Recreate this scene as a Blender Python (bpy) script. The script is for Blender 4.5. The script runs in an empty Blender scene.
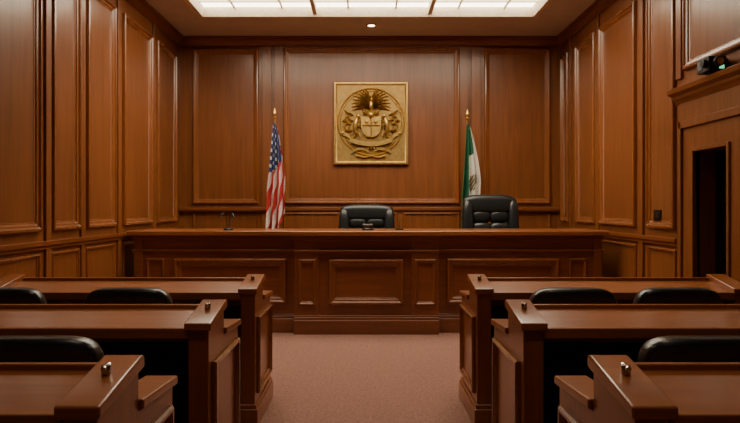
import bpy, bmesh, math, random
from mathutils import Vector, Matrix
random.seed(4)
scene = bpy.context.scene
S = scene.collection

# ------------------------------------------------------------ materials
def new_mat(name):
    m = bpy.data.materials.new(name); m.use_nodes = True
    nt = m.node_tree; b = nt.nodes['Principled BSDF']
    return m, nt, b

def wood(name, dark, light, rough=0.38, axis='z', bump=0.02, coat=0.2, grain=0.62):
    m, nt, b = new_mat(name)
    N = nt.nodes; L = nt.links
    tc = N.new('ShaderNodeTexCoord')
    mp = N.new('ShaderNodeMapping'); L.new(tc.outputs['Object'], mp.inputs['Vector'])
    sc = {'z': (9, 9, 0.55), 'x': (0.55, 9, 9), 'y': (9, 0.55, 9)}[axis]
    mp.inputs['Scale'].default_value = sc
    n1 = N.new('ShaderNodeTexNoise'); n1.inputs['Scale'].default_value = 2.2
    n1.inputs['Detail'].default_value = 7; n1.inputs['Distortion'].default_value = 0.8
    L.new(mp.outputs[0], n1.inputs['Vector'])
    n2 = N.new('ShaderNodeTexNoise'); n2.inputs['Scale'].default_value = 0.7
    n2.inputs['Detail'].default_value = 2
    L.new(tc.outputs['Object'], n2.inputs['Vector'])
    g = N.new('ShaderNodeMath'); g.operation = 'MULTIPLY'; g.inputs[1].default_value = grain
    L.new(n1.outputs['Fac'], g.inputs[0])
    mx = N.new('ShaderNodeMath'); mx.operation = 'MULTIPLY_ADD'
    L.new(n2.outputs['Fac'], mx.inputs[0]); mx.inputs[1].default_value = 0.4
    L.new(g.outputs[0], mx.inputs[2])
    r = N.new('ShaderNodeValToRGB')
    mid = 0.5*grain+0.2
    r.color_ramp.elements[0].position = mid-0.2; r.color_ramp.elements[0].color = (*dark, 1)
    r.color_ramp.elements[1].position = mid+0.2; r.color_ramp.elements[1].color = (*light, 1)
    L.new(mx.outputs[0], r.inputs[0]); L.new(r.outputs[0], b.inputs['Base Color'])
    bp = N.new('ShaderNodeBump'); bp.inputs['Strength'].default_value = bump
    bp.inputs['Distance'].default_value = 0.01
    L.new(n1.outputs['Fac'], bp.inputs['Height']); L.new(bp.outputs[0], b.inputs['Normal'])
    b.inputs['Roughness'].default_value = rough
    b.inputs['Coat Weight'].default_value = coat
    b.inputs['Coat Roughness'].default_value = 0.16
    return m

def plain(name, col, rough=0.5, metal=0.0, nscale=30, var=0.12, bump=0.0, emis=None, es=0):
    m, nt, b = new_mat(name)
    N = nt.nodes; L = nt.links
    tc = N.new('ShaderNodeTexCoord')
    n = N.new('ShaderNodeTexNoise'); n.inputs['Scale'].default_value = nscale
    n.inputs['Detail'].default_value = 4
    L.new(tc.outputs['Object'], n.inputs['Vector'])
    r = N.new('ShaderNodeValToRGB')
    r.color_ramp.elements[0].position = 0.3; r.color_ramp.elements[1].position = 0.7
    r.color_ramp.elements[0].color = (*[c*(1-var) for c in col], 1)
    r.color_ramp.elements[1].color = (*[min(1, c*(1+var)) for c in col], 1)
    L.new(n.outputs['Fac'], r.inputs[0]); L.new(r.outputs[0], b.inputs['Base Color'])
    b.inputs['Roughness'].default_value = rough; b.inputs['Metallic'].default_value = metal
    if bump:
        bp = N.new('ShaderNodeBump'); bp.inputs['Strength'].default_value = bump
        bp.inputs['Distance'].default_value = 0.01
        L.new(n.outputs['Fac'], bp.inputs['Height']); L.new(bp.outputs[0], b.inputs['Normal'])
    if emis:
        b.inputs['Emission Color'].default_value = (*emis, 1)
        b.inputs['Emission Strength'].default_value = es
    return m

TD=(0.14,0.038,0.010); TL=(0.24,0.072,0.020)
W_wall = wood('wall_wood', (0.140,0.041,0.010), (0.25,0.082,0.022), 0.36, 'z', coat=0.3)
W_trim = wood('trim_wood', (0.17,0.051,0.013), (0.28,0.092,0.026), 0.26, 'z', coat=0.7)
W_trimx = wood('trim_wood_horizontal', TD, TL, 0.30, 'x', coat=0.5)
W_trimy = wood('trim_wood_lengthwise', TD, TL, 0.30, 'y', coat=0.5)
W_bench = wood('bench_wood', (0.160,0.043,0.011), (0.27,0.080,0.022), 0.32, 'x', coat=0.4)
W_pew = wood('pew_wood', (0.21,0.060,0.014), (0.36,0.118,0.030), 0.30, 'x', coat=0.45)
W_pewv = wood('pew_end_wood', (0.18,0.050,0.012), (0.31,0.096,0.025), 0.33, 'z', coat=0.4)
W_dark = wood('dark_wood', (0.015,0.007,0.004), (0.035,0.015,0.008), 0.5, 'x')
M_leather = plain('black_leather', (0.012,0.015,0.016), 0.29, nscale=90, bump=0.12)
M_gold = plain('gold_relief', (0.60,0.39,0.12), 0.34, 0.8, nscale=14, var=0.15, bump=0.03)
M_goldbg = plain('gold_plate', (0.34,0.21,0.065), 0.46, 0.7, nscale=16, var=0.2, bump=0.06)
M_brass = plain('brass', (0.65,0.42,0.14), 0.3, 0.9)
M_chrome = plain('chrome', (0.55,0.55,0.52), 0.22, 1.0)
M_black = plain('black_plastic', (0.012,0.012,0.013), 0.4)
M_ceil = plain('ceiling_plaster', (0.58,0.53,0.46), 0.85, nscale=5, var=0.04)
M_white = plain('cream_paint', (0.7,0.6,0.45), 0.6)
M_light = plain('diffuser_panel', (0.9,0.85,0.75), 0.6, nscale=1.5, emis=(1.0,0.88,0.68), es=8.6)
M_bulb = plain('lamp_glow', (0.9,0.85,0.75), 0.6, emis=(1.0,0.82,0.6), es=14.0)
M_dark = plain('alcove_shade', (0.03,0.02,0.015), 0.8)  # darkness of the unlit door opening, put into the passage wall colour
M_red = plain('flag_red', (0.46,0.02,0.025), 0.8)
M_fwhite = plain('flag_white', (0.68,0.64,0.58), 0.8)
M_blue = plain('flag_blue', (0.02,0.03,0.12), 0.8)
M_green = plain('flag_green', (0.012,0.12,0.055), 0.8)
M_brownf = plain('flag_emblem', (0.13,0.10,0.04), 0.8)
M_led = plain('green_led', (0.1,0.6,0.3), 0.5, emis=(0.2,1.0,0.5), es=1.0)
M_grey = plain('grey_plastic', (0.16,0.18,0.18), 0.4)
M_plate = plain('switch_metal', (0.03,0.025,0.02), 0.35, 0.6)

# carpet
M_carpet, nt, b = new_mat('carpet')
tc = nt.nodes.new('ShaderNodeTexCoord')
n = nt.nodes.new('ShaderNodeTexNoise'); n.inputs['Scale'].default_value = 45; n.inputs['Detail'].default_value = 6
v = nt.nodes.new('ShaderNodeTexVoronoi'); v.inputs['Scale'].default_value = 55
nt.links.new(tc.outputs['Object'], n.inputs['Vector']); nt.links.new(tc.outputs['Object'], v.inputs['Vector'])
r = nt.nodes.new('ShaderNodeValToRGB')
r.color_ramp.elements[0].position = 0.3; r.color_ramp.elements[0].color = (0.135,0.060,0.043,1)
r.color_ramp.elements[1].position = 0.78; r.color_ramp.elements[1].color = (0.27,0.132,0.095,1)
mx = nt.nodes.new('ShaderNodeMath'); mx.operation = 'MULTIPLY_ADD'
nt.links.new(v.outputs['Distance'], mx.inputs[0]); mx.inputs[1].default_value = 0.3
nt.links.new(n.outputs['Fac'], mx.inputs[2])
nt.links.new(mx.outputs[0], r.inputs[0]); nt.links.new(r.outputs[0], b.inputs['Base Color'])
b.inputs['Roughness'].default_value = 0.95
bp = nt.nodes.new('ShaderNodeBump'); bp.inputs['Strength'].default_value = 0.6; bp.inputs['Distance'].default_value = 0.012
nt.links.new(mx.outputs[0], bp.inputs['Height']); nt.links.new(bp.outputs[0], b.inputs['Normal'])

# ------------------------------------------------------------ mesh builder
class MB:
    def __init__(s, M=None):
        s.v = []; s.f = []; s.m = []; s.M = M or Matrix.Identity(4)
    def add(s, vs, fs, mat=0):
        o = len(s.v)
        s.v += [tuple(s.M @ Vector(p)) for p in vs]
        s.f += [tuple(i+o for i in f) for f in fs]
        s.m += [mat]*len(fs)
    def box(s, x0,x1,y0,y1,z0,z1, mat=0):
        vs = [(x,y,z) for x in (x0,x1) for y in (y0,y1) for z in (z0,z1)]
        s.add(vs, [(0,1,3,2),(4,6,7,5),(0,4,5,1),(2,3,7,6),(0,2,6,4),(1,5,7,3)], mat)
    def frame(s, O,U,V,Nn,u0,u1,v0,v1,prof, mat=0, fill=None):
        O,U,V,Nn = map(Vector,(O,U,V,Nn)); vs=[]; fs=[]
        for t,h in prof:
            for (u,w) in ((u0+t,v0+t),(u1-t,v0+t),(u1-t,v1-t),(u0+t,v1-t)):
                vs.append(O+U*u+V*w+Nn*h)
        for k in range(len(prof)-1):
            for i in range(4):
                j=(i+1)%4
                fs.append((k*4+i,k*4+j,(k+1)*4+j,(k+1)*4+i))
        s.add(vs, fs, mat)
        if fill is not None:
            k=len(prof)-1
            s.add(vs[k*4:k*4+4], [(0,1,2,3)], fill)
    def prism(s, poly, a0, a1, axis='x', mat=0):
        n=len(poly); vs=[]
        for a in (a0,a1):
            for p,q in poly:
                vs.append({'x':(a,p,q),'y':(p,a,q),'z':(p,q,a)}[axis])
        fs=[tuple(range(n)), tuple(range(2*n-1,n-1,-1))]
        fs+=[(i,(i+1)%n,n+(i+1)%n,n+i) for i in range(n)]
        s.add(vs,fs,mat)
    def tube(s, pts, r, seg=10, mat=0, cap=True, flat=1.0):
        pts=[Vector(p) for p in pts]; n=len(pts); vs=[]; fs=[]
        rr = r if isinstance(r,(list,tuple)) else [r]*n
        up0=None
        for i,p in enumerate(pts):
            d=(pts[min(i+1,n-1)]-pts[max(i-1,0)]).normalized()
            if up0 is None:
                up0=Vector((0,1,0)) if abs(d.y)<0.9 else Vector((1,0,0))
            a=d.cross(up0).normalized(); bb=a.cross(d).normalized()
            for k in range(seg):
                t=2*math.pi*k/seg
                vs.append(p+a*math.cos(t)*rr[i]+bb*math.sin(t)*rr[i]*flat)
        for i in range(n-1):
            for k in range(seg):
                j=(k+1)%seg
                fs.append((i*seg+k,i*seg+j,(i+1)*seg+j,(i+1)*seg+k))
        if cap:
            fs.append(tuple(range(seg))); fs.append(tuple(range(n*seg-1,(n-1)*seg-1,-1)))
        s.add(vs,fs,mat)
    def lathe(s, c, prof, seg=20, mat=0):
        vs=[];fs=[]; n=len(prof)
        for r,z in prof:
            for k in range(seg):
                t=2*math.pi*k/seg
                vs.append((c[0]+r*math.cos(t),c[1]+r*math.sin(t),c[2]+z))
        for i in range(n-1):
            for k in range(seg):
                j=(k+1)%seg
                fs.append((i*seg+k,i*seg+j,(i+1)*seg+j,(i+1)*seg+k))
        fs.append(tuple(range(seg))); fs.append(tuple(range(n*seg-1,(n-1)*seg-1,-1)))
        s.add(vs,fs,mat)
    def sell(s, c, rad, e=0.5, nu=28, nv=16, mat=0, R=None, bend=0.0):
        sg=lambda w,e: math.copysign(abs(w)**e,w)
        vs=[];fs=[]
        for i in range(nv+1):
            p=-math.pi/2+math.pi*i/nv
            for k in range(nu):
                t=2*math.pi*k/nu
                q=Vector((rad[0]*sg(math.cos(p),e)*sg(math.cos(t),e), rad[1]*sg(math.cos(p),e)*sg(math.sin(t),e), rad[2]*sg(math.sin(p),e)))
                q.y += bend*q.x*q.x
                if R: q=R@q
                vs.append(q+Vector(c))
        for i in range(nv):
            for k in range(nu):
                j=(k+1)%nu
                fs.append((i*nu+k,i*nu+j,(i+1)*nu+j,(i+1)*nu+k))
        s.add(vs,fs,mat)
    def build(s, name, mats, parent=None, bevel=0.0, seg=2, ang=35):
        me=bpy.data.meshes.new(name); me.from_pydata(s.v,[],s.f)
        for m in mats: me.materials.append(m)
        me.polygons.foreach_set('material_index', s.m)
        bm=bmesh.new(); bm.from_mesh(me)
        bmesh.ops.remove_doubles(bm, verts=bm.verts, dist=1e-6)
        bmesh.ops.recalc_face_normals(bm, faces=bm.faces); bm.to_mesh(me); bm.free()
        me.shade_smooth(); me.set_sharp_from_angle(angle=math.radians(ang))
        o=bpy.data.objects.new(name,me); S.objects.link(o)
        if bevel:
            md=o.modifiers.new('bevel','BEVEL'); md.width=bevel; md.segments=seg
            md.limit_method='ANGLE'; md.angle_limit=math.radians(40); md.harden_normals=True
        if parent:
            o.parent=parent; o.matrix_parent_inverse=Matrix.Translation(-parent.location)
        return o

def empty(name, loc):
    e=bpy.data.objects.new(name,None); e.location=loc; e.empty_display_size=0.1
    S.objects.link(e); return e

# ------------------------------------------------------------ room
XL,XR,YB,YF,H=-3.0,3.13,10.32,-1.6,4.25
T=0.15
PROF=[(0,0),(0,0.026),(0.010,0.042),(0.032,0.046),(0.046,0.026),(0.066,0.020),(0.075,0.008),(0.092,0.004),(0.092,0)]
PROFS=[(0,0),(0,0.016),(0.008,0.026),(0.020,0.026),(0.030,0.010),(0.044,0.006),(0.044,0)]

b=MB(); b.box(XL-T,XR+T+1.2,YF-T,YB+T,-0.12,0); b.build('floor',[M_carpet])

# back wall
s_=62.0
def bx(px): return (px-366)/s_
def bz(py): return 1.53+(207-py)/s_
b=MB(); b.box(XL-T,XR+T,YB,YB+T,0,H+0.3,0); b.build('wall_back',[W_wall])
b=MB()
def backframe(b,x0,x1,y0,y1,prof=PROF,off=0.0,mat=1):
    b.frame((0,YB-off,0),(1,0,0),(0,0,1),(0,-1,0),bx(x0),bx(x1),bz(y1),bz(y0),prof,mat)
b.box(bx(275),bx(468),YB-0.05,YB,0,H,0)
backframe(b,284,459,49,204,off=0.05)
for a,c in ((284,340),(346,397),(403,459)):
    backframe(b,a,c,212.5,262,PROFS,off=0.05)
b.build('trim_5',[W_wall,W_trim],bevel=0.004)
b=MB()
backframe(b,193,259,49,204); backframe(b,484,550,49,204)
for a,c in ((193,259),(484,550)):
    backframe(b,a,c,212.5,262,PROFS)
for a,c in ((262.5,272),(471,480.5)):
    b.box(bx(a),bx(c),YB-0.035,YB,0,H,0)
b.build('trim_6',[W_wall,W_trim],bevel=0.004)

def sideframe(b,side,d0,d1,z0,z1,prof=PROF,mat=1):
    X = XL if side<0 else XR
    b.frame((X,0,0),(0,1,0),(0,0,1),(-side,0,0),d0,d1,z0,z1,prof,mat)
# left wall
b=MB(); b.box(XL-T,XL,YF,YB,0,H+0.3,0)
def dl(px): return -XL*640/(366-px)
def dr(px): return XR*640/(px-366)
lp=[(156,175),(122,151),(85,114),(50,78)]
cuts=[(dl(a),dl(c)) for a,c in lp]+[(5.02,5.86),(4.05,4.88),(2.9,3.9),(1.75,2.75),(0.6,1.6),(-0.55,0.45),(-1.5,-0.7)]
for d0,d1 in cuts:
    sideframe(b,-1,d0,d1,1.30,3.92); sideframe(b,-1,d0,d1,0.28,1.10,PROFS)
for p in (153.5,118,81.5,46.5):
    d=dl(p); b.box(XL,XL+0.025,d-0.05,d+0.05,0,H,0)
b.build('wall_left',[W_wall,W_trim],bevel=0.004)

# right wall with door opening
DO0,DO1,DZ=5.44,6.0,2.05
b=MB()
b.box(XR,XR+T,YF,DO0,0,H+0.3,0); b.box(XR,XR+T,DO1,YB,0,H+0.3,0); b.box(XR,XR+T,DO0,DO1,DZ,H+0.3,0)
rp=[(577,596),(601,637),(649,677)]
for a,c in rp:
    sideframe(b,1,dr(c),dr(a),1.30,3.92); sideframe(b,1,dr(c),dr(a),0.28,1.10,PROFS)
sideframe(b,1,9.85,10.2,1.30,3.92)
sideframe(b,1,4.9,dr(686),2.86,3.92)
for d0,d1 in ((3.8,4.7),(2.75,3.7),(1.6,2.65),(0.5,1.5),(-0.6,0.4),(-1.5,-0.7)):
    sideframe(b,1,d0,d1,1.30,3.92); sideframe(b,1,d0,d1,0.28,1.10,PROFS)
for p in (571,598.5,643,681):
    d=dr(p); b.box(XR-0.03,XR,d-0.05,d+0.05,(0 if p<660 else 2.8),H,0)
b.build('wall_right',[W_wall,W_trim],bevel=0.004)

b=MB(); b.box(XL-T,XR+T,YF-T,YF,0,H+0.3,0)
for k in range(4):
    x0=-2.8+k*1.48
    b.frame((0,YF,0),(1,0,0),(0,0,1),(0,1,0),x0,x0+1.3,1.3,3.92,PROF,1)
b.build('wall_front',[W_wall,W_trim])

# rails, baseboards, crown
def rail(name,segs,mat=W_trimx):
    b=MB()
    for q in segs: b.box(*q)
    return b.build(name,[mat],bevel=0.006)
rail('trim_1',[(XL,XL+0.045,YF,YB,1.17,1.215),(XL,XL+0.028,YF,YB,1.135,1.17)],W_trimy)
rail('trim_2',[(XR-0.045,XR,6.4,YB,1.17,1.215),(XR-0.028,XR,6.4,YB,1.135,1.17),
               (XR-0.045,XR,YF,5.1,1.17,1.215),(XR-0.028,XR,YF,5.1,1.135,1.17)],W_trimy)
rail('trim_3',[(XL,XR,YB-0.085,YB,bz(210.5),bz(207.5)),(XL,XR,YB-0.065,YB,bz(212),bz(210.5))])
rail('baseboard_left',[(XL,XL+0.03,YF,YB,0,0.2),(XL,XL+0.02,YF,YB,0.2,0.23)],W_trimy)
rail('baseboard_right',[(XR-0.03,XR,6.4,YB,0,0.2),(XR-0.03,XR,YF,5.1,0,0.2)],W_trimy)
rail('baseboard_back',[(XL,XR,YB-0.07,YB,0,0.2)])
# crown
b=MB()
cp=[(0,0),(0.02,0),(0.03,0.03),(0.06,0.06),(0.07,0.10),(0.10,0.115),(0.10,0.14),(0,0.14)]
b.prism([(YB-0.05-p,H-0.14+q) for p,q in cp],XL,XR,'x')
b.prism([(XL+p,H-0.14+q) for p,q in cp],YF,YB,'y')
b.prism([(XR-p,H-0.14+q) for p,q in cp],YF,YB,'y')
b.build('trim_4',[W_trimx])

# ceiling with luminous skylight coffer
SX0,SX1,SY0,SY1=-2.31,2.37,6.2,9.05
b=MB()
b.box(XL-T,SX0,YF-T,YB+T,H,H+0.3); b.box(SX1,XR+T,YF-T,YB+T,H,H+0.3)
b.box(SX0,SX1,SY1,YB+T,H,H+0.3); b.box(SX0,SX1,YF-T,SY0,H,H+0.3)
b.build('ceiling',[M_ceil])
e=empty('ceiling_light_panel',(0.03,7.8,H))
b=MB(); b.box(SX0,SX1,SY0,SY1,H+0.10,H+0.13); b.build('diffuser',[M_light],e)
b=MB()
b.frame((0,0,H),(1,0,0),(0,1,0),(0,0,-1),SX0-0.07,SX1+0.07,SY0-0.07,SY1+0.07,[(0,0),(0,0.02),(0.03,0.035),(0.075,0.03),(0.085,0.0),(0.10,-0.05),(0.10,-0.1)],0)
for x in (-0.72,0.90):
    b.box(x-0.03,x+0.03,SY0,SY1,H-0.0,H+0.10)
b.build('rim',[M_white],e,bevel=0.004)
b=MB()
for x in (-1.85,-1.18,-0.25,0.42,1.3,1.95): b.box(x-0.012,x+0.012,SY0,SY1,H+0.075,H+0.10)
for y in (8.72,8.1,7.5,6.9): b.box(SX0,SX1,y-0.014,y+0.014,H+0.07,H+0.10)
b.build('grid_bars',[M_white],e)

def downlight_or_fill(x,y,watt=25):
    e=empty('recessed_downlight_or_fill',(x,y,H))
    b=MB(); b.lathe((x,y,H-0.012),[(0.085,0.012),(0.085,0.004),(0.075,0.0),(0.055,0.0),(0.05,0.008)],24)
    b.build('rim',[M_brass],e)
    b=MB(); b.lathe((x,y,H-0.008),[(0.05,0.004),(0.05,0.0)],24); b.build('lens',[M_bulb],e)
    ld=bpy.data.lights.new('lamp','SPOT'); ld.energy=watt; ld.color=(1,0.82,0.60); ld.spot_size=math.radians(105)
    ld.spot_blend=0.9; ld.shadow_soft_size=0.06
    lo=bpy.data.objects.new('lamp',ld); lo.location=(x,y,H-0.03); S.objects.link(lo)
    lo.parent=e; lo.matrix_parent_inverse=Matrix.Translation(-e.location)
downlight_or_fill(0.08,9.57,14)
for x in (-1.3,1.4):  # added fill spots over the pews and behind the camera, all out of view
    for y,wt in ((4.4,70),(2.0,60),(-0.4,35)): downlight_or_fill(x,y,wt)

# ------------------------------------------------------------ door on right wall
e=empty('door_1',(XR,5.72,0))
b=MB()
cas=0.27
b.box(XR-0.05,XR,DO1,DO1+cas,0,2.33); b.box(XR-0.05,XR,DO0-cas,DO0,0,2.33); b.box(XR-0.05,XR,DO0,DO1,DZ,2.33)
b.box(XR-0.075,XR,DO1+cas-0.05,DO1+cas+0.02,0,2.36); b.box(XR-0.075,XR,DO0-cas-0.02,DO0-cas+0.05,0,2.36)
b.box(XR-0.075,XR,DO0-cas,DO1+cas,2.29,2.36)
b.box(XR-0.07,XR,DO1,DO1+0.035,0,DZ+0.035); b.box(XR-0.07,XR,DO0-0.035,DO0,0,DZ+0.035); b.box(XR-0.07,XR,DO0,DO1,DZ,DZ+0.035)
b.box(XR-0.06,XR,DO0-cas-0.02,DO1+cas+0.02,2.36,2.56)
b.build('casing',[W_wall],e,bevel=0.005)
b=MB()
hp=[(0,0),(0.06,0),(0.07,0.025),(0.10,0.05),(0.105,0.08),(0.15,0.10),(0.16,0.145),(0.0,0.155)]
b.prism([(XR-p,2.53+q) for p,q in hp],DO0-cas-0.16,DO1+cas+0.07,'y')
b.build('cornice',[W_trimy],e,bevel=0.003)
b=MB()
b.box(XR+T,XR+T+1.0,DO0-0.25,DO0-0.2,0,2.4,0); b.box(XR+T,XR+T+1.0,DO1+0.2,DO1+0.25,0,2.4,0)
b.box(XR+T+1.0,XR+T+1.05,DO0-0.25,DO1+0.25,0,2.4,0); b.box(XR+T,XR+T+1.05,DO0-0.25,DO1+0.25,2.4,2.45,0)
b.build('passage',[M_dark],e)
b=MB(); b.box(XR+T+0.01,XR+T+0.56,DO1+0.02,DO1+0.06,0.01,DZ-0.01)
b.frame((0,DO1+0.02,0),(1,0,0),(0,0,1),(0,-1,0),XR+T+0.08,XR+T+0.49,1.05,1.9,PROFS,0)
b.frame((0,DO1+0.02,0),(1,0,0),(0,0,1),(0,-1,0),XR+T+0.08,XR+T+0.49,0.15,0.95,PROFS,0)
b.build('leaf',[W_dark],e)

# camera over door, on bracket
cy,cz=5.58,2.70
e=empty('security_camera',(XR-0.05,cy,cz))
b=MB()
b.box(XR-0.20,XR-0.05,cy-0.11,cy+0.09,cz,cz+0.125)
b.box(XR-0.06,XR-0.05,cy-0.03,cy+0.03,cz+0.03,cz+0.10)
b.tube([(XR-0.13,cy-0.11,cz+0.07),(XR-0.13,cy-0.16,cz+0.07)],0.045,18)
b.tube([(XR-0.20,cy-0.06,cz+0.065),(XR-0.235,cy-0.06,cz+0.065)],0.036,16)
b.box(XR-0.17,XR-0.08,cy-0.06,cy+0.05,cz-0.012,cz)
b.build('housing',[M_black],e,bevel=0.006)
b=MB(); b.box(XR-0.05,XR,cy-0.045,cy+0.045,cz+0.0,cz+0.12); b.box(XR-0.205,XR-0.199,cy-0.0,cy+0.07,cz+0.025,cz+0.10)
b.build('bracket_and_vent',[M_grey],e,bevel=0.003)
b=MB(); b.box(XR-0.11,XR-0.07,cy-0.116,cy-0.109,cz+0.015,cz+0.045); b.build('indicator',[M_led],e)
b=MB(); b.tube([(XR-0.13,cy-0.159,cz+0.07),(XR-0.13,cy-0.163,cz+0.07)],0.032,16); b.build('lens',[M_chrome],e)

# switch plate
d=dr(658)
e=empty('light_switch',(XR,d,1.44))
b=MB(); b.box(XR-0.012,XR,d-0.085,d+0.085,1.37,1.50); b.build('plate',[M_plate],e,bevel=0.004)
b=MB()
for k in (-0.045,0,0.045): b.box(XR-0.024,XR-0.012,d+k-0.012,d+k+0.012,1.41,1.465)
b.build('toggles',[M_chrome],e,bevel=0.002)

# ------------------------------------------------------------ judge bench
e=empty('judge_bench',(0,8.1,0))
Y0=7.86; YC=7.76; X0,X1=-2.84,2.89
def qx(p): return (p-366)/82.0
ZT=1.24
b=MB()
b.box(X0,qx(295),Y0,Y0+0.08,0,ZT-0.06); b.box(qx(438),X1,Y0,Y0+0.08,0,ZT-0.06)
b.box(qx(295),qx(438),YC,Y0+0.08,0,ZT-0.06)
b.box(X0,X0+0.08,Y0+0.08,Y0+0.72,0,ZT-0.06); b.box(X1-0.08,X1,Y0+0.08,Y0+0.72,0,ZT-0.06)
b.box(qx(295),qx(319),YC-0.03,YC,0,ZT-0.06); b.box(qx(411),qx(438),YC-0.03,YC,0,ZT-0.06)
b.box(X0,X0+0.10,Y0-0.025,Y0,0,ZT-0.06); b.box(X1-0.10,X1,Y0-0.025,Y0,0,ZT-0.06)
def bf(x0,x1,y,prof=PROFS,z0=0.345,z1=0.90):
    b.frame((0,y,0),(1,0,0),(0,0,1),(0,-1,0),x0,x1,z0,z1,prof,1)
bf(qx(145),qx(163),Y0); bf(qx(173),qx(286),Y0,PROF); bf(qx(447),qx(560),Y0,PROF); bf(qx(570),qx(588),Y0)
bf(qx(299),qx(316),YC-0.03); bf(qx(329),qx(403),YC,PROF); bf(qx(414),qx(435),YC-0.03)
b.build('front_panels',[W_bench,W_trim],e,bevel=0.004)
b=MB()
def step(xa,xb,y,z0,z1,out):
    b.box(xa,xb,y-out,y+0.06,z0,z1)
for (xa,xb,y) in ((X0-0.02,qx(295),Y0),(qx(438),X1+0.02,Y0),(qx(295)-0.0,qx(438)+0.0,YC-0.02)):
    step(xa,xb,y,ZT-0.09,ZT-0.06,0.045); step(xa,xb,y,ZT-0.115,ZT-0.09,0.03)
    step(xa,xb,y,0.985,1.01,0.03); step(xa,xb,y,0.965,0.985,0.015)
    step(xa,xb,y,0,0.17,0.07); step(xa,xb,y,0.17,0.20,0.045); step(xa,xb,y,0.20,0.22,0.02)
b.build('mouldings',[W_trimx],e,bevel=0.006)
b=MB()
b.box(X0-0.07,qx(292),Y0-0.09,Y0+0.76,ZT-0.06,ZT); b.box(qx(441),X1+0.07,Y0-0.09,Y0+0.76,ZT-0.06,ZT)
b.box(qx(292),qx(441),YC-0.10,Y0+0.76,ZT-0.06,ZT)
b.build('counter_top',[W_pew],e,bevel=0.012,seg=3)

b=MB(); b.box(XL+0.04,XR-0.04,8.66,YB-0.09,0,0.25); b.build('raised_platform',[M_carpet])

# ------------------------------------------------------------ pews / desks
def pew_row(side,Df):
    e=empty('courtroom_pew',(side*1.7,Df,0))
    xa=0.77; xb=0.87; XO=2.66
    Dn=Df-0.34; De=Df+0.38
    def X(a,b_): return (min(side*a,side*b_),max(side*a,side*b_))
    prof=[(Dn,0.0),(Dn,0.925),(Df,0.985),(Df,0.84),(De,0.82),(De,0.0)]
    cap=[(Dn-0.02,0.925),(Df+0.015,0.985),(Df+0.015,1.025),(Df-0.01,1.03),(Dn-0.02,0.965)]
    cap2=[(Df+0.002,0.842),(De+0.02,0.82),(De+0.02,0.855),(Df+0.002,0.878)]
    b=MB()
    for (p,q) in ((xa,xb),(XO-0.1,XO)):
        x0,x1=X(p,q)
        b.prism(prof,x0,x1,'x')
        b.box(x0-0.02,x1+0.02,Dn-0.02,De+0.02,0,0.13); b.box(x0-0.01,x1+0.01,Dn-0.01,De+0.01,0.13,0.16)
    b.build('end_panels',[W_pewv],e,bevel=0.005)
    b=MB()
    b.frame((side*xa,0,0),(0,1,0),(0,0,1),(-side,0,0),Dn+0.06,De-0.06,0.22,0.76,PROFS,0)
    b.build('end_panel_moulding',[W_trim],e)
    b=MB()
    for (p,q) in ((xa,xb),(XO-0.1,XO)):
        x0,x1=X(p-0.016,q+0.016)
        b.prism(cap,x0,x1,'x'); b.prism(cap2,x0,x1,'x')
    b.build('end_caps',[W_pew],e,bevel=0.008,seg=3)
    b=MB(); x0,x1=X(xb,XO-0.1)
    b.prism([(Dn+0.01,0.90),(Df-0.02,0.955),(Df-0.02,0.985),(Dn+0.01,0.93)],x0,x1,'x')
    b.prism([(Dn-0.005,0.885),(Dn+0.03,0.885),(Dn+0.03,0.938),(Dn-0.005,0.938)],x0,x1,'x')
    b.box(x0,x1,Df-0.03,Df,0.80,1.005)
    b.build('writing_top',[W_pew],e,bevel=0.006)
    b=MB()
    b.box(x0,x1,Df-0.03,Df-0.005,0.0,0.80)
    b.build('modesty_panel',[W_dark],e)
    b=MB(); cx=side*(xa+xb)/2*1.0; cy=Df-0.13; cz=0.998
    b.tube([(cx,cy-0.02,cz+0.005),(cx,cy-0.02,cz+0.035)],0.015,16)
    b.tube([(cx,cy-0.045,cz+0.025),(cx,cy+0.005,cz+0.028)],0.009,12)
    b.build('latch',[M_chrome],e,bevel=0.002)
for Df in (4.78,3.47,2.17):
    for sd in (-1,1): pew_row(sd,Df)

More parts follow.
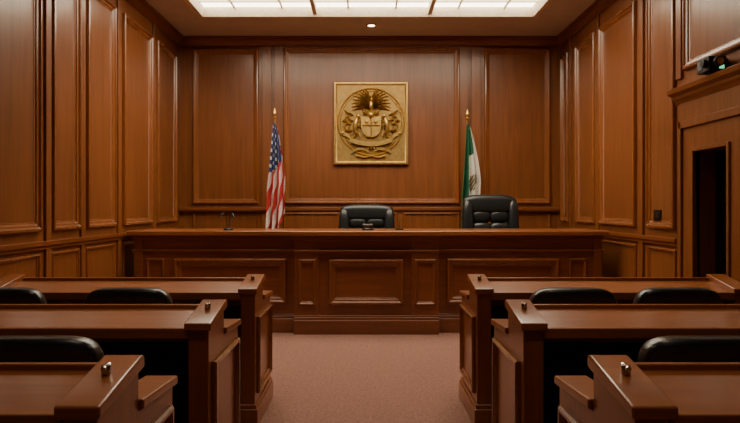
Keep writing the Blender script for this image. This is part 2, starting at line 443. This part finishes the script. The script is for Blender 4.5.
# ------------------------------------------------------------ chairs
def chair(name,x,y,z0,H_,w,rot,fancy=False):
    e=empty(name,(x,y,z0))
    M=Matrix.Translation((x,y,z0))@Matrix.Rotation(rot,4,'Z')
    b=MB(M)
    seat=0.47
    b.sell((0,-0.02,seat),(w*0.44,0.26,0.075),0.45)
    bh=(H_-seat-0.02)
    lean=Matrix.Rotation(math.radians(-7),3,'X')
    zc=seat+0.03+bh/2; hw=w/2
    if fancy:
        n=4
        for c in range(2):
            for k in range(n):
                hz=(bh*0.74)/n
                z=seat+0.06+hz*(k+0.5)
                yy=0.22+(z-seat)*0.13
                b.sell(((c-0.5)*hw*0.66,yy,z),(hw*0.36,0.085,hz*0.55),0.65,20,10,R=lean)
        for sd in (-1,1):
            b.sell((sd*hw*0.82,0.20+bh*0.05,seat+0.05+bh*0.43),(hw*0.19,0.10,bh*0.50),0.6,20,14,R=lean)
        b.sell((0,0.22+bh*0.12,seat+0.03+bh*0.865),(hw*0.98,0.10,bh*0.155),0.62,28,14,bend=-0.18,R=lean)
    else:
        b.sell((0,0.26,zc),(hw,0.055,bh/2),0.38,40,22,R=Matrix.Rotation(math.radians(-3),3,'X'),bend=-0.25)
        b.sell((0,0.205,zc-0.06),(hw*0.8,0.05,bh*0.36),0.5,28,14)
    for sd in (-1,1):
        b.sell((sd*(hw-0.01),-0.02,seat+0.22),(0.04,0.17,0.03),0.5,20,8)
    b.build('upholstery',[M_leather],e,ang=60)
    b=MB(M)
    for sd in (-1,1):
        xx=sd*(hw-0.01)
        b.tube([(sd*(hw*0.5),0.0,seat-0.05),(xx,-0.02,seat-0.03),(xx+sd*0.015,-0.03,seat+0.08),(xx,-0.03,seat+0.2)],0.018,10)
    b.tube([(0,0.1,seat-0.06),(0,0.24,seat-0.04),(0,0.29,seat+0.12)],0.022,8)
    b.tube([(0,0,0.1),(0,0,0.24)],0.035,14); b.tube([(0,0,0.24),(0,0,seat-0.05)],0.022,14)
    b.box(-0.12,0.12,-0.12,0.12,seat-0.08,seat-0.05)
    for k in range(5):
        a=2*math.pi*k/5+math.pi/2
        ex,ey=0.25*math.cos(a),0.25*math.sin(a)
        b.tube([(0,0,0.13),(ex*0.6,ey*0.6,0.10),(ex,ey,0.075)],[0.03,0.024,0.016],8)
        px,py=-math.sin(a)*0.013,math.cos(a)*0.013
        b.tube([(ex,ey,0.075),(ex,ey,0.04)],0.008,8)
        for q in (-1,1):
            b.tube([(ex+q*px*0.5,ey+q*py*0.5,0.028),(ex+q*px*1.5,ey+q*py*1.5,0.028)],0.028,14)
    b.build('frame_and_casters',[M_black],e)
chair('judge_chair',0.01,8.98,0.25,1.29,0.80,0,True)
chair('judge_chair',1.81,8.98,0.25,1.43,0.81,math.radians(3),True)
P=math.pi
YA=4.03; YB_=2.74
for x in (-1.40,-2.15,1.22,1.84):
    chair('office_chair',x,YA,0,1.045,0.52,P)
for x in (-1.29,1.33,-2.05,2.1):
    chair('office_chair',x,YB_,0,1.02,0.54,P)

# ------------------------------------------------------------ flags
def flag(name,x,y,kind):
    z0=0.25
    e=empty(name,(x,y,z0))
    top=2.88
    b=MB()
    b.lathe((x,y,z0),[(0.15,0),(0.15,0.025),(0.12,0.045),(0.05,0.06),(0.03,0.10),(0.02,0.16)],28)
    b.lathe((x,y,top-0.01),[(0.018,0),(0.028,0.01),(0.03,0.03),(0.014,0.045),(0.022,0.06),(0.032,0.085),(0.016,0.13),(0.001,0.17)],16)
    b.build('base_and_finial',[M_brass],e)
    b=MB(); b.tube([(x,y,z0+0.1),(x,y,top)],0.014,12)
    b.build('pole',[M_brass],e)
    NU,NV=90,170; vs=[];fs=[];ms=[]
    zt=top-0.07; L=1.74
    for j in range(NV+1):
        bb=j/NV
        w=0.05+0.23*min(1,bb*1.6)**0.8
        for i in range(NU+1):
            a=i/NU
            amp=0.012+0.055*min(1,bb*2)
            yy=y-0.03-amp*(1+math.sin(2*math.pi*3*a+0.8*math.sin(3*bb)))
            xx=x+(a-0.42)*w+0.010*math.sin(2*math.pi*6*a+1.3)*min(1,bb*2)+0.015*math.sin(3.2*bb+0.5)
            L2=L*(0.90+0.10*math.sin(2.6*a+0.4)-0.13*a*a)
            vs.append((xx,yy,zt-L2*bb-0.05*a*(1-bb)))
    def col(a,bb):
        if kind=='us':
            q=a*0.50+bb*0.46
            if bb<0.46-0.10*a:
                u=(a*5)%1; v2=(bb*14+(int(a*5)%2)*0.5)%1
                if abs(u-0.5)<0.22 and abs(v2-0.5)<0.19: return 1
                if a>0.86: return int(bb*9)%2
                return 2
            return 1 if (q*6)%1>0.56 else 0
        if bb<0.28: return 0 if a<0.85 else 1
        q=a+0.10*math.sin(bb*5)
        if q<0.44: return 0
        if ((a-0.62)/0.24)**2+((bb-0.55)/0.075)**2<1 and int(a*60+bb*90)%4: return 3
        return 1 if bb<0.80+0.1*(1-a) else 2
    for j in range(NV):
        for i in range(NU):
            o=j*(NU+1)+i
            fs.append((o,o+1,o+NU+2,o+NU+1)); ms.append(col((i+.5)/NU,(j+.5)/NV))
    b=MB(); b.v=vs; b.f=fs; b.m=ms
    b.build('cloth',[M_red,M_fwhite,M_blue] if kind=='us' else [M_green,M_fwhite,M_red,M_brownf],e,ang=180)
flag('american_flag',-1.39,9.75,'us')
flag('mexican_flag',1.56,9.85,'mx')

# ------------------------------------------------------------ gold coat of arms
EX,EZ=0.08,bz(124); YE=YB-0.05
e=empty('coat_of_arms_plaque',(EX,YE,EZ))
b=MB(); hw,hh=0.595,0.66
b.box(EX-hw,EX+hw,YE-0.04,YE,EZ-hh,EZ+hh,0)
b.frame((EX,YE-0.04,EZ),(1,0,0),(0,0,1),(0,-1,0),-hw,hw,-hh,hh,[(0,0),(0,0.02),(0.012,0.03),(0.03,0.03),(0.04,0.012),(0.05,0.008),(0.055,0)],1)
b.build('plate',[M_goldbg,M_gold],e)
M_=Matrix.Translation((EX,YE-0.043,EZ+0.02))@Matrix.Scale(1.7,4,(0,1,0))
b=MB(M_)
def ring(r,t,a0=0,a1=2*math.pi,cz=0.0):
    n=72
    b.tube([(r*math.cos(a0+(a1-a0)*k/n),0,cz+r*math.sin(a0+(a1-a0)*k/n)) for k in range(n+1)],t,8,cap=False)
ring(0.53,0.013); ring(0.49,0.006)
def leaf(x,z,ang,l,w,h=0.035,curl=0.10):
    R=Matrix.Rotation(-ang,3,'Y')
    n=10; vs=[];fs=[]
    for k in range(n+1):
        t=k/n; ww=w*math.sin(math.pi*min(1,t*0.92+0.06))**0.8
        c=curl*l*math.sin(t*math.pi)
        for q,hh_ in ((-1,0.0),(-0.5,h*0.8),(0,h*0.35),(0.5,h*0.8),(1,0.0)):
            p=R@Vector((t*l,-hh_*math.sin(math.pi*(0.15+0.8*t)) ,q*ww+c))
            vs.append((x+p.x,p.y,z+p.z))
    for k in range(n):
        for q in range(4):
            o=k*5+q; fs.append((o,o+1,o+6,o+5))
    b.add(vs,fs,0)
def shield(w,h,z,scale,dep):
    pts=[(-w,h),(-w*0.5,h*0.90),(0,h),(w*0.5,h*0.90),(w,h)]
    for k in range(1,9):
        t=k/9; pts.append((w*math.cos(t*math.pi/2)**0.75, h*0.15-(h*1.15)*math.sin(t*math.pi/2)))
    pts.append((0,-h))
    for k in range(8,0,-1):
        t=k/9; pts.append((-w*math.cos(t*math.pi/2)**0.75, h*0.15-(h*1.15)*math.sin(t*math.pi/2)))
    pp=[(p*scale,z+q*scale) for p,q in pts]
    b.prism(pp,-dep,0.0,'y')
ZS=-0.08
shield(0.16,0.165,ZS,1.0,0.040); shield(0.16,0.165,ZS,0.84,0.028)
b.tube([(0,-0.045,ZS+0.13),(0,-0.045,ZS-0.14)],0.009,8); b.tube([(-0.14,-0.045,ZS+0.02),(0.14,-0.045,ZS+0.02)],0.009,8)
for s in (-1,1):
    b.sell((s*0.07,-0.045,ZS+0.075),(0.032,0.018,0.030),1.0,12,8)
    leaf(s*0.035,ZS-0.09,math.radians(90-s*25),0.09,0.020,0.05)
    leaf(s*0.06,ZS-0.05,math.radians(90-s*50),0.06,0.014,0.05)
b.sell((0,-0.035,0.105),(0.055,0.04,0.045),0.9,16,10)
b.tube([(-0.13,-0.03,0.15),(0,-0.055,0.13),(0.13,-0.03,0.15)],0.017,8)
for k in range(7):
    x=(k-3)*0.04; b.sell((x,-0.045,0.165+0.006*abs(k-3)),(0.012,0.018,0.024),1.0,12,8)
b.sell((0,-0.05,0.25),(0.036,0.03,0.085),1.0,16,10); b.sell((0.008,-0.06,0.345),(0.024,0.024,0.028),1.0,12,8)
leaf(0.018,0.347,-0.25,0.05,0.011,0.03)
for k in range(3): leaf(0,0.34,math.radians(70+20*k),0.085,0.011,0.03)
for s in (-1,1):
    for k in range(9):
        aa=math.radians(-4+k*9.5); ln=0.315-0.008*abs(k-4)
        leaf(s*0.025,0.195+0.011*k,aa if s>0 else math.pi-aa,ln,0.0155,0.036,0.13*s)
    for k in range(5):
        aa=math.radians(6+k*15)
        leaf(s*0.02,0.21+0.017*k,aa if s>0 else math.pi-aa,0.16,0.015,0.055,0.13*s)
def side(s):
    def sp(cx,cz,r0,turns,a0,t0):
        pts=[];rr=[]
        n=26
        for k in range(n+1):
            t=k/n; a=a0+turns*2*math.pi*t; r=r0*(1-0.85*t)
            pts.append((s*(cx+r*math.cos(a)),-0.015-0.02*t,cz+r*math.sin(a))); rr.append(t0*(1-0.4*t))
        b.tube(pts,rr,8)
    sp(0.36,0.06,0.065,1.2,-2.2,0.014); sp(0.375,-0.08,0.065,-1.2,2.4,0.014); sp(0.30,-0.21,0.06,1.1,2.0,0.013)
    b.tube([(s*0.235,-0.02,-0.19),(s*0.26,-0.035,-0.11),(s*0.24,-0.04,-0.02),(s*0.225,-0.035,0.06)],[0.030,0.034,0.040,0.022],10)
    b.sell((s*0.205,-0.045,0.085),(0.036,0.025,0.028),0.9,14,8)
    b.tube([(s*0.24,-0.05,0.01),(s*0.19,-0.05,0.0),(s*0.17,-0.045,0.035)],0.013,8)
    b.tube([(s*0.245,-0.05,-0.04),(s*0.195,-0.05,-0.06),(s*0.165,-0.045,-0.04)],0.012,8)
    b.tube([(s*0.24,-0.04,-0.17),(s*0.19,-0.045,-0.19),(s*0.18,-0.04,-0.245)],0.014,8)
    for (x,z,a,l) in ((0.28,0.10,20,0.12),(0.28,0.02,-5,0.12),(0.30,-0.14,-25,0.12),(0.39,0.0,10,0.08),(0.37,0.12,50,0.09),(0.37,-0.14,-40,0.08)):
        aa=math.radians(a)
        leaf(s*x,z,aa if s>0 else math.pi-aa,l,0.018,0.035,0.1*s)
for s in (1,-1): side(s)
def ribbon(pts,hgt,dep):
    vs=[];fs=[]
    for k,(x,z,yy) in enumerate(pts):
        vs+= [(x,-yy,z-hgt/2),(x,-yy-dep,z-hgt/2),(x,-yy-dep,z+hgt/2),(x,-yy,z+hgt/2)]
    for k in range(len(pts)-1):
        for q in range(4):
            o=k*4; fs.append((o+q,o+(q+1)%4,o+4+(q+1)%4,o+4+q))
    b.add(vs,fs,0)
n=24
ribbon([(-0.34+0.68*k/n, -0.29-0.07*math.sin(math.pi*k/n), 0.025) for k in range(n+1)],0.07,0.018)
for s in (-1,1):
    ribbon([(s*(0.30+0.15*k/8), -0.28+0.09*math.sin(k/8*1.6), 0.006) for k in range(9)],0.06,0.016)
    ribbon([(s*(0.04+0.28*k/10), -0.47+0.04*math.sin(k/10*3.6), 0.006) for k in range(11)],0.035,0.018)
    b.sell((s*0.455,-0.012,-0.18),(0.026,0.02,0.032),0.9,12,8)
b.tube([(-0.24,-0.01,-0.535),(-0.12,-0.015,-0.565),(0,-0.015,-0.54),(0.12,-0.015,-0.565),(0.24,-0.01,-0.535)],0.014,8)
for k in range(5): b.sell(((k-2)*0.05,-0.015,-0.425),(0.018,0.018,0.018),1.0,12,8)
b.build('relief',[M_gold],e,ang=50)

# ------------------------------------------------------------ things on the bench
mx_,my=-1.72,8.0
e=empty('gooseneck_microphone',(mx_,my,ZT))
b=MB()
b.lathe((mx_,my,ZT),[(0.06,0),(0.06,0.015),(0.045,0.028),(0.02,0.032)],20)
for s in (-1,1):
    pts=[(mx_+s*0.012,my,ZT+0.02)]
    for k in range(11):
        t=k/10; pts.append((mx_+s*(0.015+0.045*t*t),my-0.05*t,ZT+0.03+0.18*math.sin(t*1.75)/0.98))
    b.tube(pts,0.007,8)
    p=Vector(pts[-1]); q=p+Vector((s*0.022,-0.02,-0.05)); b.tube([p,(p+q)/2,q],[0.010,0.015,0.012],12)
b.build('stem_and_head',[M_black],e)

e=empty('gavel',(0.02,8.0,ZT))
b=MB()
b.lathe((0.02,8.0,ZT),[(0.07,0),(0.07,0.018),(0.06,0.025)],24)
b.tube([(-0.04,7.98,ZT+0.055),(-0.03,7.98,ZT+0.055),(0.0,7.98,ZT+0.055),(0.03,7.98,ZT+0.055),(0.07,7.98,ZT+0.055),(0.08,7.98,ZT+0.055)],[0.026,0.03,0.024,0.024,0.03,0.026],16)
b.tube([(0.02,7.98,ZT+0.055),(0.05,8.10,ZT+0.035),(0.09,8.24,ZT+0.014)],[0.009,0.011,0.013],10)
b.build('head_and_block',[W_dark],e)

e=empty('pen_stand',(0.42,8.1,ZT))
b=MB(); b.box(0.37,0.47,8.07,8.13,ZT,ZT+0.02); b.tube([(0.42,8.1,ZT+0.015),(0.425,8.08,ZT+0.11)],[0.006,0.004],8)
b.build('stand_and_pen',[M_black],e,bevel=0.002)

# ------------------------------------------------------------ world + camera
w=bpy.data.worlds.new('world'); scene.world=w; w.use_nodes=True
w.node_tree.nodes['Background'].inputs[0].default_value=(0.5,0.42,0.35,1)
w.node_tree.nodes['Background'].inputs[1].default_value=0.2
cd=bpy.data.cameras.new('camera'); cam=bpy.data.objects.new('camera',cd); S.objects.link(cam)
cam.location=(0,0,1.53); cam.rotation_euler=(math.radians(90),0,0)
cd.sensor_width=36; cd.lens=640/740*36; cd.shift_x=4/740; cd.shift_y=-4.5/740; cd.clip_start=0.05
scene.camera=cam
